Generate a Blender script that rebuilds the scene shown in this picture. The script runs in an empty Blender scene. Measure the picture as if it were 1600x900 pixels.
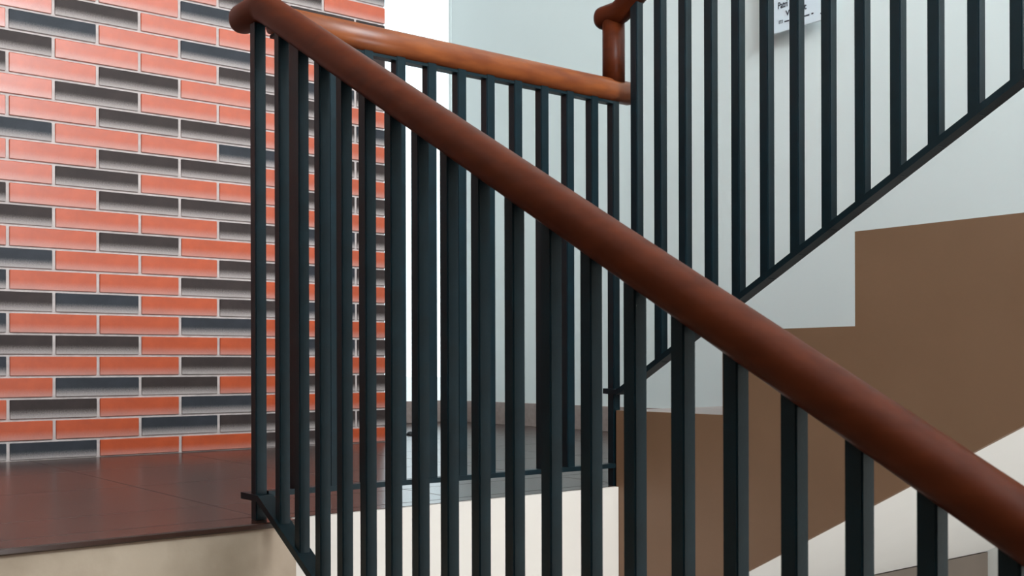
import bpy, bmesh, math, random
from mathutils import Vector, Matrix
random.seed(7)
S = bpy.context.scene
C = S.collection

# ------------------------------------------------------------------ camera
F_PX, YAW, HORIZON, ROLL = 1716.77, 38.25, 570.5, -0.155
cd = bpy.data.cameras.new('camera')
cam = bpy.data.objects.new('camera', cd); C.objects.link(cam); S.camera = cam
cd.sensor_width = 36.0
cd.lens = F_PX / 1600 * 36
cd.shift_y = (HORIZON - 450) / 1600
cd.clip_start = 0.02
cam.location = (-0.8683, -1.8159, 0.2774)
cam.matrix_world = (Matrix.Translation(cam.location)
                    @ Matrix.Rotation(math.radians(-YAW), 4, 'Z')
                    @ Matrix.Rotation(math.radians(90), 4, 'X')
                    @ Matrix.Rotation(math.radians(ROLL), 4, 'Z'))
cd.dof.use_dof = True
cd.dof.focus_distance = 2.5
cd.dof.aperture_fstop = 16

# ------------------------------------------------------------------ sky, exposure
W = bpy.data.worlds.new('overcast_sky'); S.world = W; W.use_nodes = True
bg = W.node_tree.nodes['Background']
bg.inputs[0].default_value = (0.84, 0.95, 1.0, 1)
bg.inputs[1].default_value = 2.2
S.view_settings.view_transform = 'Standard'
S.view_settings.look = 'None'
S.view_settings.gamma = 1
S.view_settings.use_curve_mapping = False
S.view_settings.exposure = 0.0

def daylight(name, loc, rot, sx, sy, radiance, col=(0.86, 0.95, 1.0)):   # daylight entering through one opening
    l = bpy.data.lights.new(name, 'AREA'); l.shape = 'RECTANGLE'; l.size = sx; l.size_y = sy
    l.energy = radiance * math.pi * sx * sy; l.color = col
    o = bpy.data.objects.new(name, l); C.objects.link(o); o.location = loc; o.rotation_euler = rot
    return o

# room measures (metres): X along the landing edge, Y towards the brick wall, Z up, landing floor Z = 0
XL, XW = -1.15, 2.2755                      # left and right walls
YB, YE = 1.603, 2.65                        # brick wall, end wall of the passage
XBE = 1.2428                                # right end of the brick wall
YF = -4.4                                   # front wall (behind the photographer)
ZLO, ZHI = -1.73, 4.2
RISE, RUN, SLP = 0.1735, 0.3160, 0.5603
XC = 0.8775                                 # line of the upper railing
XCK = 0.872                                 # cheek of the upper flight
FW = dict(x0=-1.1, x1=1.35, z0=2.2, z1=3.95)   # front window
BW = dict(x0=1.30, x1=XW - 0.004, z0=0.105, z1=2.75)  # passage window
LW = dict(x0=0.0, x1=1.1, z0=-1.70, z1=-0.15)         # lower opening, below the upper floor
def opening_light(name, op, radiance, **k):
    return daylight(name, ((op['x0'] + op['x1']) / 2, YF - 0.02, (op['z0'] + op['z1']) / 2), (math.radians(90), 0, 0), op['x1'] - op['x0'], op['z1'] - op['z0'], radiance, **k)
opening_light('daylight_upper', FW, 24, col=(0.80, 0.935, 1.0))
opening_light('daylight_lower', LW, 12.5, col=(0.95, 0.97, 0.98))

# ------------------------------------------------------------------ materials
def mat(name, col, rough=0.6, noise=None, bump=None, spec=0.5, coat=0.0, col2=None, stretch=(1, 1, 1)):
    m = bpy.data.materials.new(name); m.use_nodes = True
    nt = m.node_tree; n = nt.nodes; b = n['Principled BSDF']
    b.inputs['Base Color'].default_value = (*col, 1)
    b.inputs['Roughness'].default_value = rough
    b.inputs['Specular IOR Level'].default_value = spec
    b.inputs['Coat Weight'].default_value = coat
    b.inputs['Coat Roughness'].default_value = 0.15
    tc = n.new('ShaderNodeTexCoord'); mp = n.new('ShaderNodeMapping')
    mp.inputs['Scale'].default_value = stretch
    nt.links.new(tc.outputs['Object'], mp.inputs[0])
    if noise:
        t = n.new('ShaderNodeTexNoise'); t.inputs['Scale'].default_value = noise; t.inputs['Detail'].default_value = 5
        nt.links.new(mp.outputs[0], t.inputs['Vector'])
        r = n.new('ShaderNodeValToRGB')
        c2 = col2 or tuple(c * 0.82 for c in col)
        r.color_ramp.elements[0].position = 0.35; r.color_ramp.elements[0].color = (*c2, 1)
        r.color_ramp.elements[1].position = 0.65; r.color_ramp.elements[1].color = (*col, 1)
        nt.links.new(t.outputs[0], r.inputs[0]); nt.links.new(r.outputs[0], b.inputs['Base Color'])
    if bump:
        t2 = n.new('ShaderNodeTexNoise'); t2.inputs['Scale'].default_value = bump[0]; t2.inputs['Detail'].default_value = 4
        nt.links.new(mp.outputs[0], t2.inputs['Vector'])
        bp = n.new('ShaderNodeBump'); bp.inputs['Strength'].default_value = bump[1]; bp.inputs['Distance'].default_value = bump[2]
        nt.links.new(t2.outputs[0], bp.inputs['Height']); nt.links.new(bp.outputs[0], b.inputs['Normal'])
    return m

M = {}
M['wall'] = mat('wall_paint', (0.80, 0.83, 0.81), 0.55, 1.3, (60, 0.15, 0.002), col2=(0.77, 0.80, 0.78))
M['ceil'] = mat('ceiling_paint', (0.74, 0.74, 0.73), 0.8)
M['cream'] = mat('cream_paint', (0.64, 0.56, 0.50), 0.6, 3, (50, 0.15, 0.002), col2=(0.61, 0.53, 0.475))
M['soffit'] = mat('soffit_paint', (0.88, 0.86, 0.83), 0.7, 2, (40, 0.15, 0.002), col2=(0.85, 0.83, 0.80))
M['brown'] = mat('brown_gloss_paint', (0.205, 0.106, 0.058), 0.5, 5, (80, 0.12, 0.002), col2=(0.19, 0.097, 0.052))
M['taupe'] = mat('taupe_paint', (0.20, 0.16, 0.13), 0.6, 4)
M['steel'] = mat('black_enamel', (0.0025, 0.0115, 0.016), 0.38, 30, (220, 0.25, 0.0006), col2=(0.002, 0.008, 0.011), spec=0.25)
M['wood'] = mat('varnished_wood', (0.080, 0.0145, 0.0038), 0.40, 9, (30, 0.08, 0.001), col2=(0.058, 0.010, 0.0025), spec=0.13, stretch=(6, 1.5, 6))
M['wood_sunlit'] = mat('sunlit_varnished_wood', (0.24, 0.062, 0.016), 0.33, 9, (30, 0.08, 0.001), col2=(0.155, 0.036, 0.011), spec=0.35, stretch=(1.5, 6, 6))  # landing handrail: sunlight on the varnish put into a paler, more orange colour
M['mortar'] = mat('pale_mortar', (0.58, 0.465, 0.435), 0.85, 40, (120, 0.5, 0.002))
M['tile'] = mat('brown_floor_tile', (0.042, 0.017, 0.011), 0.25, 6, (25, 0.04, 0.001), col2=(0.035, 0.0145, 0.0095), spec=0.5)
M['joint'] = mat('tile_joint', (0.060, 0.032, 0.024), 0.5)
M['skirt'] = mat('skirting_tile', (0.36, 0.27, 0.24), 0.35, 60, col2=(0.30, 0.225, 0.20))
M['stone'] = mat('beige_stone', (0.43, 0.32, 0.235), 0.6, 5, (70, 0.25, 0.002), col2=(0.25, 0.175, 0.118))
M['white'] = mat('white_frame', (0.8, 0.82, 0.82), 0.4)
M['paper'] = mat('notice_panel', (0.74, 0.80, 0.85), 0.35)
M['ink'] = mat('dark_ink', (0.02, 0.022, 0.035), 0.6)
M['rubber'] = mat('black_rubber', (0.012, 0.012, 0.013), 0.6)
M['paving'] = mat('outdoor_paving', (0.62, 0.62, 0.60), 0.8, 3)

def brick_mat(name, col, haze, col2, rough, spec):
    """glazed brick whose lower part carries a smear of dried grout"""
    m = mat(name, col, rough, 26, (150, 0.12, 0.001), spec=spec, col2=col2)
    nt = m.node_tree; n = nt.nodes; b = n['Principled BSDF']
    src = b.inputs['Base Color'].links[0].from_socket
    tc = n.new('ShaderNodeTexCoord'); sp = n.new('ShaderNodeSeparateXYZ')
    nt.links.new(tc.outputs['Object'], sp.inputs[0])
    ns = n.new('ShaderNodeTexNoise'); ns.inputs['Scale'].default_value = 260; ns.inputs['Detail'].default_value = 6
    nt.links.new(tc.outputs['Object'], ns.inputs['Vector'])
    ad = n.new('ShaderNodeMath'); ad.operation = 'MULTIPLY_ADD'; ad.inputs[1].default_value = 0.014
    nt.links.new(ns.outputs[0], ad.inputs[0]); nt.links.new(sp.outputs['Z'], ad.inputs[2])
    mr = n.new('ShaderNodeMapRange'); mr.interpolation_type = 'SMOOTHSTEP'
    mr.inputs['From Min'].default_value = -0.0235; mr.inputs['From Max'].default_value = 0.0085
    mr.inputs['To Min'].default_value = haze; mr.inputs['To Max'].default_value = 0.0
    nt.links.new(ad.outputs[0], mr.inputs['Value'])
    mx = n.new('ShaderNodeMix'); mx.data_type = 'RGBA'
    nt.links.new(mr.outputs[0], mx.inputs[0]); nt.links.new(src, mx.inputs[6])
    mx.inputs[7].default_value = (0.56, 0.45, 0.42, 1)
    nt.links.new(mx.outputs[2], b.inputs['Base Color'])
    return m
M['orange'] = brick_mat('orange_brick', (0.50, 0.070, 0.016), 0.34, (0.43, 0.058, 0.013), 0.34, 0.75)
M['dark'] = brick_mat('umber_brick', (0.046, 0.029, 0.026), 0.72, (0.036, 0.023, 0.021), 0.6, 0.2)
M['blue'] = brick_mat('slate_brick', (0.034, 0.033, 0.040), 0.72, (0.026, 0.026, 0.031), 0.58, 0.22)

g = bpy.data.materials.new('clear_pane'); g.use_nodes = True
nt = g.node_tree; nt.nodes.clear()
out = nt.nodes.new('ShaderNodeOutputMaterial'); mixs = nt.nodes.new('ShaderNodeMixShader')
fr = nt.nodes.new('ShaderNodeFresnel'); fr.inputs[0].default_value = 1.45
tr = nt.nodes.new('ShaderNodeBsdfTransparent'); tr.inputs[0].default_value = (0.95, 0.97, 0.97, 1)
gl = nt.nodes.new('ShaderNodeBsdfGlossy'); gl.inputs['Roughness'].default_value = 0.02
nt.links.new(fr.outputs[0], mixs.inputs[0]); nt.links.new(tr.outputs[0], mixs.inputs[1]); nt.links.new(gl.outputs[0], mixs.inputs[2])
nt.links.new(mixs.outputs[0], out.inputs[0])
M['glass'] = g

# ------------------------------------------------------------------ helpers
def link(name, me, m, parent=None, loc=(0, 0, 0)):
    if m is not None and len(me.materials) == 0: me.materials.append(m)
    o = bpy.data.objects.new(name, me); C.objects.link(o); o.location = loc
    if parent is not None: o.parent = parent
    return o
def to_mesh(name, bm, smooth=False):
    bmesh.ops.recalc_face_normals(bm, faces=bm.faces[:])
    me = bpy.data.meshes.new(name); bm.to_mesh(me); bm.free()
    if smooth:
        for p in me.polygons: p.use_smooth = True
    return me
def add_box(bm, x0, x1, y0, y1, z0, z1):
    v = [bm.verts.new(p) for p in ((x0, y0, z0), (x1, y0, z0), (x1, y1, z0), (x0, y1, z0), (x0, y0, z1), (x1, y0, z1), (x1, y1, z1), (x0, y1, z1))]
    for f in ((0, 3, 2, 1), (4, 5, 6, 7), (0, 1, 5, 4), (1, 2, 6, 5), (2, 3, 7, 6), (3, 0, 4, 7)):
        bm.faces.new([v[i] for i in f])
    return v
def box_mesh(name, x0, x1, y0, y1, z0, z1, bevel=0.0, seg=1):
    bm = bmesh.new(); add_box(bm, x0, x1, y0, y1, z0, z1)
    if bevel: bmesh.ops.bevel(bm, geom=bm.edges[:], offset=bevel, segments=seg, affect='EDGES')
    return to_mesh(name, bm)
def box(name, m, b, parent=None, bevel=0.0):
    cx, cy, cz = (b[0] + b[1]) / 2, (b[2] + b[3]) / 2, (b[4] + b[5]) / 2
    me = box_mesh(name, b[0] - cx, b[1] - cx, b[2] - cy, b[3] - cy, b[4] - cz, b[5] - cz, bevel)
    return link(name, me, m, parent, (cx, cy, cz))
def prism_x(name, m, pts, x0, x1, parent=None, bevel=0.0):
    """polygon in (Y, Z) extruded along X"""
    bm = bmesh.new()
    a = [bm.verts.new((x0, y, z)) for y, z in pts]; b = [bm.verts.new((x1, y, z)) for y, z in pts]
    bm.faces.new(a); bm.faces.new(b[::-1])
    k = len(pts)
    for i in range(k): bm.faces.new((a[i], b[i], b[(i + 1) % k], a[(i + 1) % k]))
    if bevel: bmesh.ops.bevel(bm, geom=bm.edges[:], offset=bevel, segments=2, affect='EDGES')
    return link(name, to_mesh(name, bm), m, parent)
def sweep(name, m, path, prof, parent=None, smooth=True, round_ends=(False, False)):
    """sweep a closed profile (side, up) along a path; rounded ends close with shrinking rings"""
    P = [Vector(p) for p in path]
    rings = []
    def frame(i):
        t = (P[min(i + 1, len(P) - 1)] - P[max(i - 1, 0)]).normalized()
        up = Vector((0, 0, 1)) if abs(t.z) < 0.95 else Vector((0, -1, 0))
        side = t.cross(up).normalized(); up = side.cross(t).normalized()
        return t, side, up
    def mitre(i):
        if 0 < i < len(P) - 1:
            c = (P[i] - P[i - 1]).normalized().dot((P[i + 1] - P[i]).normalized())
            return 1 / max(0.5, math.sqrt((1 + c) / 2))
        return 1.0
    R = max(max(abs(a), abs(b)) for a, b in prof)
    def ring(p, side, up, k, ku=None): rings.append([p + side * a * k + up * b * (ku or k) for a, b in prof])
    for i in range(len(P)):
        t, side, up = frame(i)
        if i == 0 and round_ends[0]:
            for q in (80, 60, 40, 20):
                a = math.radians(q); ring(P[0] - t * R * 0.8 * math.sin(a), side, up, math.cos(a))
        ring(P[i], side, up, 1.0, mitre(i))
        if i == len(P) - 1 and round_ends[1]:
            for q in (20, 40, 60, 80):
                a = math.radians(q); ring(P[-1] + t * R * 0.8 * math.sin(a), side, up, math.cos(a))
    bm = bmesh.new()
    vr = [[bm.verts.new(v) for v in r] for r in rings]
    k = len(prof)
    for a, b in zip(vr[:-1], vr[1:]):
        for j in range(k): bm.faces.new((a[j], a[(j + 1) % k], b[(j + 1) % k], b[j]))
    bm.faces.new(vr[0][::-1]); bm.faces.new(vr[-1])
    return link(name, to_mesh(name, bm, smooth), m, parent)
def empty(name, loc):
    o = bpy.data.objects.new(name, None); C.objects.link(o); o.location = loc; o.empty_display_size = 0.1
    return o
def adopt(root, objs):
    """parent objects built in world space under an Empty that stands elsewhere"""
    for o in objs:
        o.parent = root; o.location = Vector(o.location) - Vector(root.location)
def tag(o, label, cat, group=None):
    o['label'] = label; o['category'] = cat
    if group: o['group'] = group
    return o
def struct(o, label, cat):
    o['kind'] = 'structure'; o['label'] = label; o['category'] = cat
    return o

# ------------------------------------------------------------------ landing floor, one tile at a time
floor = struct(box('floor', M['joint'], (XL, XW, 0.012, YE, -0.30, -0.0035)), 'brown glazed tile landing floor in front of the brick wall', 'floor')
T, G = 0.45, 0.0014
xs = [XL] + [0.015 + T * n for n in range(-2, 6) if XL + 0.02 < 0.015 + T * n < XW - 0.02] + [XW]
ys = [0.062, 0.27, 0.72, 1.17, YB + 0.02, 2.1, YE]
tile_cache = {}
for i in range(len(xs) - 1):
    for j in range(len(ys) - 1):
        x0, x1, y0, y1 = xs[i] + G / 2, xs[i + 1] - G / 2, ys[j] + G / 2, ys[j + 1] - G / 2
        if y0 > YB - 0.05 and x1 < XBE: continue
        if y0 > YB - 0.05 and x0 < XBE: x0 = XBE + G
        key = (round(x1 - x0, 4), round(y1 - y0, 4))
        if key not in tile_cache:
            w, d = key; tile_cache[key] = box_mesh('tile', -w / 2, w / 2, -d / 2, d / 2, -0.011, 0.0, 0.0012)
        t = link('tile', tile_cache[key], M['tile'], floor)
        t.location = Vector(((x0 + x1) / 2, (y0 + y1) / 2, 0.0)) - floor.location

for x0, x1, y0 in ((XL + 0.001, 0.0555, -0.022), (0.0565, XW - 0.001, 0.0125)):     # edge strips, the left one a nosing over the lower flight
    o = box('nosing', M['tile'], (x0, x1, y0, 0.0615, -0.011, 0.0), bevel=0.002); o.parent = floor; o.location = o.location - floor.location

# ------------------------------------------------------------------ brick wall: mortar bed and single bricks
PX, PZ, JX, JZ = 0.258, 0.0634, 0.0095, 0.0070
Z0 = 1.067                                    # top of course 0
wall_back = struct(box('wall_back', M['mortar'], (XL, XBE - 0.003, YB + 0.004, YE + 0.1, -0.002, ZHI)), 'wall of glazed orange and dark bricks behind the landing', 'wall')
# course -> colours of the bricks from the left edge of the photograph (o orange, d umber, b slate)
PAT = {-9: 'oodobb', -8: 'oooodo', -7: 'ododdd', -6: 'oooboo', -5: 'odoodd', -4: 'oboboo', -3: 'doodbd', -2: 'dodoDo'.lower(),
       -1: 'odoodb', 0: 'ooddoo', 1: 'boobdd', 2: 'ooddoo', 3: 'odoodd', 4: 'dodDoo'.lower(), 5: 'doodbd', 6: 'oodooo', 7: 'boodbd', 8: 'boodoo',
       9: 'dbodbd', 10: 'boobdo'.replace('bdo', 'boo'), 11: 'ddoobd', 12: 'boodoo', 13: 'obdodd', 14: 'odoboo', 15: 'ooBddd'.lower(), 16: 'bbooDo'.lower()}
code = {'o': 'orange', 'd': 'dark', 'b': 'blue'}
meshes = {}
def brick_mesh(w, h):
    key = (round(w, 3), round(h, 3))
    if key not in meshes:
        meshes[key] = box_mesh('brick', -w / 2, w / 2, 0, 0.012, -h / 2, h / 2, 0.0016)
        meshes[key].materials.append(None)
    return meshes[key]
rest = bmesh.new(); restdark = bmesh.new()
nb = 0
for k in range(-48, 17):
    zt = Z0 - PZ * k; zb = max(zt - PZ + JZ, 0.003)
    if zt > ZHI: continue
    even = k % 2 == 0
    for n in range(-6, 5):
        xl = 0.2222 + PX * n + (0 if even else -PX / 2)
        xr = min(xl + PX - JX, XBE); xl = max(xl, XL + 0.004)
        if xr - xl < 0.02: continue
        # pattern index: even courses hold e-2 e-1 e0 e1 e2 e3, odd courses o-1 o0 o1 o2 o3 o4
        idx = n + 2 if even else n + 1
        row = PAT.get(k)
        c = row[idx] if row and 0 <= idx < 6 else random.choice('ooodb' if (n + k) % 2 else 'oodbd')
        m = M[code[c]]
        if k >= -15 and (xl > -0.75 or k > -6):
            o = bpy.data.objects.new('brick', brick_mesh(xr - xl, zt - zb)); C.objects.link(o); o.parent = wall_back
            o.material_slots[0].link = 'OBJECT'; o.material_slots[0].material = m
            o.location = Vector(((xl + xr) / 2, YB - 0.001 + random.uniform(-0.0007, 0.0007), (zt + zb) / 2)) - wall_back.location
            o.rotation_euler = (random.uniform(-0.010, 0.010), 0, random.uniform(-0.004, 0.004))
            nb += 1
        else:
            add_box(rest if c == 'o' else restdark, xl, xr, YB, YB + 0.01, zb, zt)
for bm, mm in ((rest, M['orange']), (restdark, M['dark'])):
    o = link('brick_courses', to_mesh('brick_courses', bm), mm, wall_back); o['kind'] = 'stuff'
    o.location = -wall_back.location
print('bricks', nb)

# ------------------------------------------------------------------ plain walls, ceiling, windows
def wall_with_openings(name, m, x0, x1, y0, y1, z0, z1, ops):
    """ops from bottom to top, none beside another"""
    bm = bmesh.new(); z = z0
    for op in ops:
        if op['z0'] > z: add_box(bm, x0, x1, y0, y1, z, op['z0'])
        if op['x0'] > x0: add_box(bm, x0, op['x0'], y0, y1, op['z0'], op['z1'])
        if op['x1'] < x1: add_box(bm, op['x1'], x1, y0, y1, op['z0'], op['z1'])
        z = op['z1']
    add_box(bm, x0, x1, y0, y1, z, z1)
    return link(name, to_mesh(name, bm), m)
struct(box('wall_right', M['wall'], (XW, XW + 0.15, YF, YE, ZLO, ZHI)), 'pale grey painted stairwell wall behind the upper railing', 'wall')
struct(box('wall_left', M['taupe'], (XL - 0.15, XL, YF, YE, ZLO, 1.1)), 'taupe painted lower stairwell wall beside the lower flight', 'wall')
struct(box('wall_left_upper', M['wall'], (XL - 0.15, XL, YF, YE, 1.1, ZHI)), 'pale upper stairwell wall above the taupe paint', 'wall')
struct(wall_with_openings('wall_passage', M['wall'], XBE, XW + 0.15, YE, YE + 0.02, -0.3, ZHI, [BW]), 'end wall of the passage around the bright window', 'wall')
struct(wall_with_openings('wall_front', M['wall'], XL - 0.15, XW + 0.15, YF - 0.15, YF, ZLO, ZHI, [LW, FW]), 'pale stairwell wall with the high window facing the bricks', 'wall')
struct(box('ceiling', M['ceil'], (XL - 0.15, XW + 0.15, YF - 0.15, YE + 0.02, ZHI, ZHI + 0.12)), 'white ceiling over the stairwell', 'ceiling')
struct(box('baseboard_right', M['skirt'], (XW - 0.010, XW, 0.012, YE, 0.0005, 0.105), bevel=0.001), 'pinkish grey tile skirting along the pale wall', 'baseboard')
struct(box('baseboard_passage', M['skirt'], (XBE, XW - 0.011, YE - 0.010, YE, 0.0005, 0.105), bevel=0.001), 'tile skirting below the bright passage window', 'baseboard')

def window(name, op, yc, label, sides):
    r = empty(name, ((op['x0'] + op['x1']) / 2, yc, op['z0'])); struct(r, label, 'window')
    w = 0.035; x0, x1, z0, z1 = op['x0'], op['x1'], op['z0'], op['z1']
    ps = []
    if 'l' in sides: ps.append(box('window_frame', M['white'], (x0, x0 + w, yc - 0.02, yc + 0.02, z0, z1)))
    if 'r' in sides: ps.append(box('window_frame', M['white'], (x1 - w, x1, yc - 0.02, yc + 0.02, z0, z1)))
    if 't' in sides: ps.append(box('window_frame', M['white'], (x0 + w, x1 - w, yc - 0.02, yc + 0.02, z1 - w, z1)))
    if 'b' in sides: ps.append(box('window_frame', M['white'], (x0 + w, x1 - w, yc - 0.02, yc + 0.02, z0, z0 + w)))
    if 'p' in sides: ps.append(box('pane', M['glass'], (x0 + w, x1 - 0.001, yc - 0.003, yc + 0.003, z0 + 0.001, z1 - w)))
    adopt(r, ps); return r
window('window_1', BW, YE + 0.024, 'tall glaring window at the end of the passage beside the bricks', 'ltp')
window('window_2', FW, YF - 0.09, 'wide high window in the wall facing the bricks', 'lrtb')
struct(box('ground_outside', M['paving'], (-30, 30, YE + 0.2, 60, -0.5, -0.3)), 'pale paving outside the passage window', 'ground')

# face of the landing above the stairwell, and the wall under the upper flight
struct(box('wall_below', M['cream'], (0.056, XCK - 0.001, 0.0, 0.0118, ZLO, -0.0006)), 'cream painted edge wall of the landing under the short railing', 'wall')
struct(box('wall_below_upper', M['taupe'], (XCK + 0.014, XW, -0.1190, 0.003, ZLO, -0.2845)), 'taupe painted wall below the upper flight of stairs', 'wall')
struct(box('floor_lower', M['cream'], (XL, XW, YF, 0.003, ZLO - 0.15, ZLO)), 'cream floor at the foot of the stairs', 'floor')

# ------------------------------------------------------------------ stairs
NS = 10
RUNA = 0.3085
lower = empty('stair_flight', (-0.5, 0, -RISE)); parts = []
tag(lower, 'beige stone stairs going down from the brown landing at lower left', 'stairs')
parts.append(box('riser', M['stone'], (XL + 0.002, 0.055, -0.013, 0.0118, -RISE, -0.0115), bevel=0.001))
for k in range(1, NS):
    y0, y1, z, z2 = -RUNA * (k - 1), -RUNA * k, -RISE * k, -RISE * (k + 1)
    parts.append(prism_x('step', M['stone'], [(y0 - 0.0135, z), (y1 - 0.0135, z), (y1 - 0.0135, z2)], XL + 0.002, 0.055))
ze = -RISE * NS
parts.append(prism_x('waist_slab', M['cream'], [(-0.0135, -RISE - 0.001), (-RUNA * (NS - 1) - 0.0135, ze - 0.001), (-RUNA * (NS - 1) + 0.25, ze - 0.001), (-0.0135, -RISE - 0.20)], XL + 0.002, 0.055))
adopt(lower, parts)

upper = empty('stair_flight', (1.5, 0, 0)); parts = []
tag(upper, 'upper stairs with brown stepped side and white underside, rising at right', 'stairs')
Y1 = 0.008
zig = [(Y1, 0.0)]
for k in range(1, NS + 1):
    zig += [(Y1 - RUN * (k - 1), RISE * k), (Y1 - RUN * k, RISE * k)]
yl = Y1 - RUN * NS
sof = lambda y: -0.347 - SLP * y
cheek = zig + [(yl, sof(yl)), (-0.1185, sof(-0.1185)), (-0.1185, ZLO), (Y1, ZLO)]
st = prism_x('stringer', M['brown'], cheek, XCK, XCK + 0.013, bevel=0.0)
parts.append(st)
for k in range(1, NS + 1):
    ya, yb_, z0, z1 = Y1 - RUN * (k - 1), Y1 - RUN * k, RISE * (k - 1), RISE * k
    parts.append(prism_x('step', M['skirt'], [(ya, z0), (ya, z1), (yb_, z1)], XCK + 0.0135, XW - 0.001))
parts.append(prism_x('waist_slab', M['soffit'], [(Y1, -0.0005), (yl, RISE * NS - 0.0005), (yl, sof(yl)), (-0.1150, -0.2825), (Y1, -0.2825)], XCK + 0.0135, XW - 0.001))
adopt(upper, parts)
struct(box('floor_upper', M['ceil'], (XL, XW, YF, yl - 0.002, RISE * NS - 0.2, RISE * NS)), 'upper floor slab at the head of the stairs', 'floor')

# ------------------------------------------------------------------ railings
BS = 0.0195                                             # square bars
def rail_profile(r, n=28):
    pr = []
    for i in range(n):
        a = 2 * math.pi * i / n; x, y = math.cos(a), math.sin(a)
        e = 0.86
        pr.append((r * math.copysign(abs(x) ** e, x), r * 1.02 * math.copysign(abs(y) ** e, y)))
    return pr
ROUND = rail_profile(0.0255)
FLAT = [(-0.015, -0.006), (0.015, -0.006), (0.015, 0.006), (-0.015, 0.006)]
STRIP = [(-0.010, -0.004), (0.010, -0.004), (0.010, 0.002), (-0.010, 0.002)]
bar_cache = {}
def bar(name, x, y, z0, z1, s=BS):
    key = (round(z1 - z0, 3), s)
    if key not in bar_cache:
        h = z1 - z0; bm = bmesh.new(); v = add_box(bm, -s / 2, s / 2, -s / 2, s / 2, 0, h)
        ed = [e for e in bm.edges if abs(e.verts[0].co.z - e.verts[1].co.z) > h * 0.5]
        bmesh.ops.bevel(bm, geom=ed, offset=0.0016, segments=2, affect='EDGES')
        bar_cache[key] = to_mesh('baluster', bm)
    return link(name, bar_cache[key], M['steel'], None, (x, y, z0))
def bend(p0, y0, z0, slope, y_end, x):
    """level stub from p0 to the bend at y0, then a straight slope"""
    pts = [(x, p0, z0)]
    for t in (0.03, 0.018, 0.008): 
        if p0 > y0 + t + 0.002: pts.append((x, y0 + t, z0 + slope * 0.0))
    n = 5
    for i in range(n + 1):
        u = 0.024 * i / n; pts.append((x, y0 - u, z0 - slope * u * u / 0.048))
    zc = pts[-1][2]; ye = pts[-1][1]
    pts.append((x, y_end, zc - slope * (ye - y_end)))
    return pts

YR = 0.021                                             # line of the landing railing
YEND = -3.0
# lower flight: nearest, crosses the picture
ra = empty('stair_railing', (0, YR, 0)); parts = []
tag(ra, 'near railing with long brown handrail sloping down to the right across the view', 'railing')
zhA = lambda y: 0.918 + SLP * y
zbA = lambda y: 0.041 + SLP * y
parts.append(sweep('handrail', M['wood'], bend(0.088, 0.010, 0.9180, SLP, YEND, 0.0), ROUND, round_ends=(True, True)))
parts.append(sweep('bottom_rail', M['steel'], [(0, 0.068, 0.041), (0, 0.0, 0.041), (0, YEND, zbA(YEND))], FLAT, smooth=False))
parts.append(bar('newel_post', 0, 0.0235, 0.0006, 0.900, 0.0215))
k = 1
while 0.0020 - 0.0722 * k > YEND + 0.05:
    y = 0.0020 - 0.0722 * k
    parts.append(bar('baluster', 0, y, zbA(y) + 0.002, zhA(y) - 0.018)); k += 1
adopt(ra, parts)

# landing: short level run between the two flights
rb = empty('stair_railing', (0.44, YR, 0)); parts = []
tag(rb, 'short level railing along the landing edge, between the two sloping railings', 'railing')
zhB, zbB = 0.907, 0.047
parts.append(sweep('handrail', M['wood_sunlit'], [(0.026, YR, zhB), (0.3, YR, zhB), (0.6, YR, zhB), (0.928, YR, zhB)], ROUND, round_ends=(False, True)))
parts.append(sweep('rail_strip', M['steel'], [(0.027, YR, zhB - 0.0285), (0.87, YR, zhB - 0.0285)], STRIP, smooth=False))
parts.append(sweep('bottom_rail', M['steel'], [(0.012, YR, zbB), (0.871, YR, zbB)], [(a * 0.8, b * 0.85) for a, b in FLAT], smooth=False))
for i in range(-3, 8):
    parts.append(bar('baluster', 0.2965 + 0.0736 * i, YR, zbB + 0.0, zhB - 0.018, 0.022))
parts.append(bar('newel_post', 0.8805, YR + 0.003, 0.0006, zhB - 0.02, 0.021))
adopt(rb, parts)

# upper flight
rc = empty('stair_railing', (XC, 0, RISE)); parts = []
tag(rc, 'upper railing rising to the right in front of the pale wall', 'railing')
zhC = lambda y: 1.0825 - SLP * y
zbC = lambda y: 0.213 - SLP * y
parts.append(sweep('handrail', M['wood'], bend(0.052, 0.010, 1.0805, -SLP, YEND, XC), ROUND, round_ends=(True, True)))
ps = sweep('rail_post', M['wood'], [(XC + 0.002, YR, zhB + 0.018), (XC + 0.002, YR, 0.98), (XC + 0.002, YR, 1.066)], [(a * 0.96, b * 0.96) for a, b in ROUND])
parts.append(ps)
parts.append(sweep('bottom_rail', M['steel'], [(XC, 0.042, 0.2175), (XC, 0.0, 0.2155), (XC, -0.012, zbC(-0.012)), (XC, YEND, zbC(YEND))], FLAT, smooth=False))
k = 0
while -0.056 - 0.0727 * k > YEND + 0.05:
    y = -0.056 - 0.0727 * k
    parts.append(bar('baluster', XC, y, zbC(y) - 0.002, zhC(y) - 0.018, 0.0215)); k += 1
adopt(rc, parts)

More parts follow.
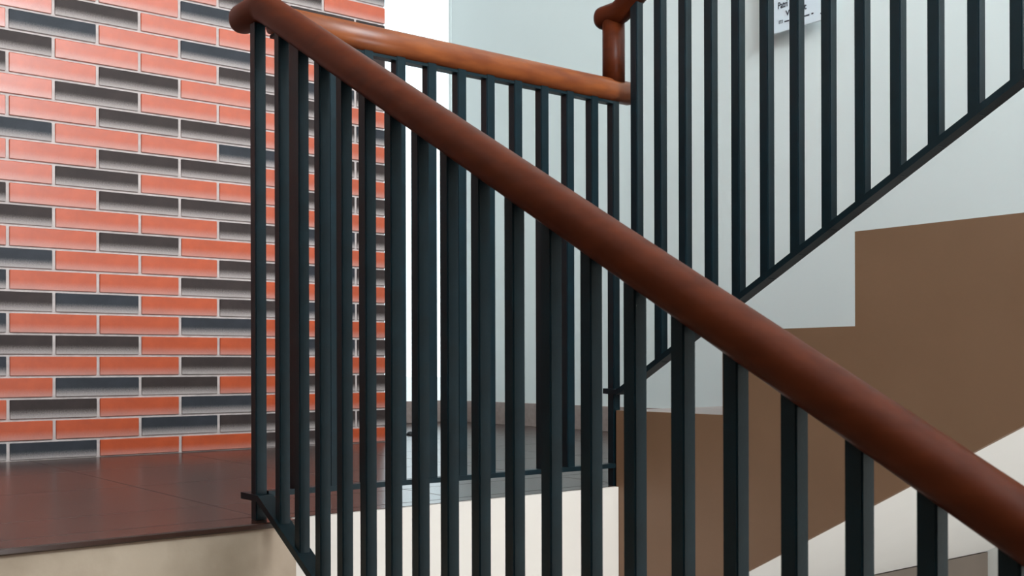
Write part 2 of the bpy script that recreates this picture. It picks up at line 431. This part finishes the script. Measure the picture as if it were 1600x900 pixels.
# ------------------------------------------------------------------ notice on the wall
SD = 0.050
nr = empty('wall_notice', (XW, 0.556, 1.43)); parts = []
tag(nr, 'white printed notice panel fixed to the pale wall behind the upper railing', 'notice')
parts.append(box('panel', M['paper'], (XW - SD, XW - SD + 0.006, 0.425, 0.687, 1.430, 1.78), bevel=0.001))
parts.append(box('mount', M['white'], (XW - SD + 0.006, XW - 0.0005, 0.49, 0.62, 1.53, 1.70)))
def lettering(txt, size, y, z, bold=0.0, narrow=1.0):
    cu = bpy.data.curves.new('lettering', 'FONT'); cu.body = txt; cu.size = size; cu.offset = bold; cu.extrude = 0.0004
    o = bpy.data.objects.new('tmp', cu); C.objects.link(o)
    bpy.context.view_layer.update()
    me = bpy.data.meshes.new_from_object(o.evaluated_get(bpy.context.evaluated_depsgraph_get()))
    bpy.data.objects.remove(o); bpy.data.curves.remove(cu)
    for v in me.vertices: v.co.x *= narrow
    q = link('lettering', me, M['ink'])
    q.matrix_world = Matrix.Translation((XW - SD - 0.0006, y, z)) @ Matrix.Rotation(math.radians(-90), 4, 'Z') @ Matrix.Rotation(math.radians(90), 4, 'X')
    return q
LET = []
LET.append(lettering('Patri', 0.032, 0.610, 1.5125, 0.0005, 0.70))
LET.append(lettering('V', 0.026, 0.576, 1.4805, 0.0005))
LET.append(lettering('t', 0.030, 0.500, 1.4830, 0.0005))
for o in LET: parts.append(o)
for y0, y1, z in ((0.562, 0.582, 1.4595), (0.478, 0.501, 1.458), (0.462, 0.470, 1.459), (0.428, 0.434, 1.4505)):
    parts.append(box('printed_line', M['ink'], (XW - SD - 0.0008, XW - SD - 0.0002, y0, y1, z, z + 0.0045)))
bm = bmesh.new()
for y in (0.589, 0.596, 0.603): add_box(bm, XW - SD - 0.0008, XW - SD - 0.0002, y, y + 0.002, 1.459, 1.469)
add_box(bm, XW - SD - 0.0008, XW - SD - 0.0002, 0.589, 0.605, 1.469, 1.4705)
parts.append(link('printed_emblem', to_mesh('printed_emblem', bm), M['ink']))
for o in parts:
    mw = o.matrix_world.copy() if o in LET else Matrix.Translation(o.location)
    o.parent = nr; o.matrix_parent_inverse = Matrix.Translation(nr.location).inverted()
    o.matrix_basis = mw

# ------------------------------------------------------------------ small rubber stop on the passage floor
bm = bmesh.new()
bmesh.ops.create_uvsphere(bm, u_segments=20, v_segments=12, radius=0.016)
bmesh.ops.delete(bm, geom=[v for v in bm.verts if v.co.z < -0.001], context='VERTS')
bmesh.ops.holes_fill(bm, edges=[e for e in bm.edges if e.is_boundary])
for v in bm.verts: v.co.z *= 0.9
tag(link('floor_stop', to_mesh('floor_stop', bm, True), M['rubber'], None, (1.517, 1.865, 0.0008)), 'small black rubber stop on the floor near the bright window', 'door stop')
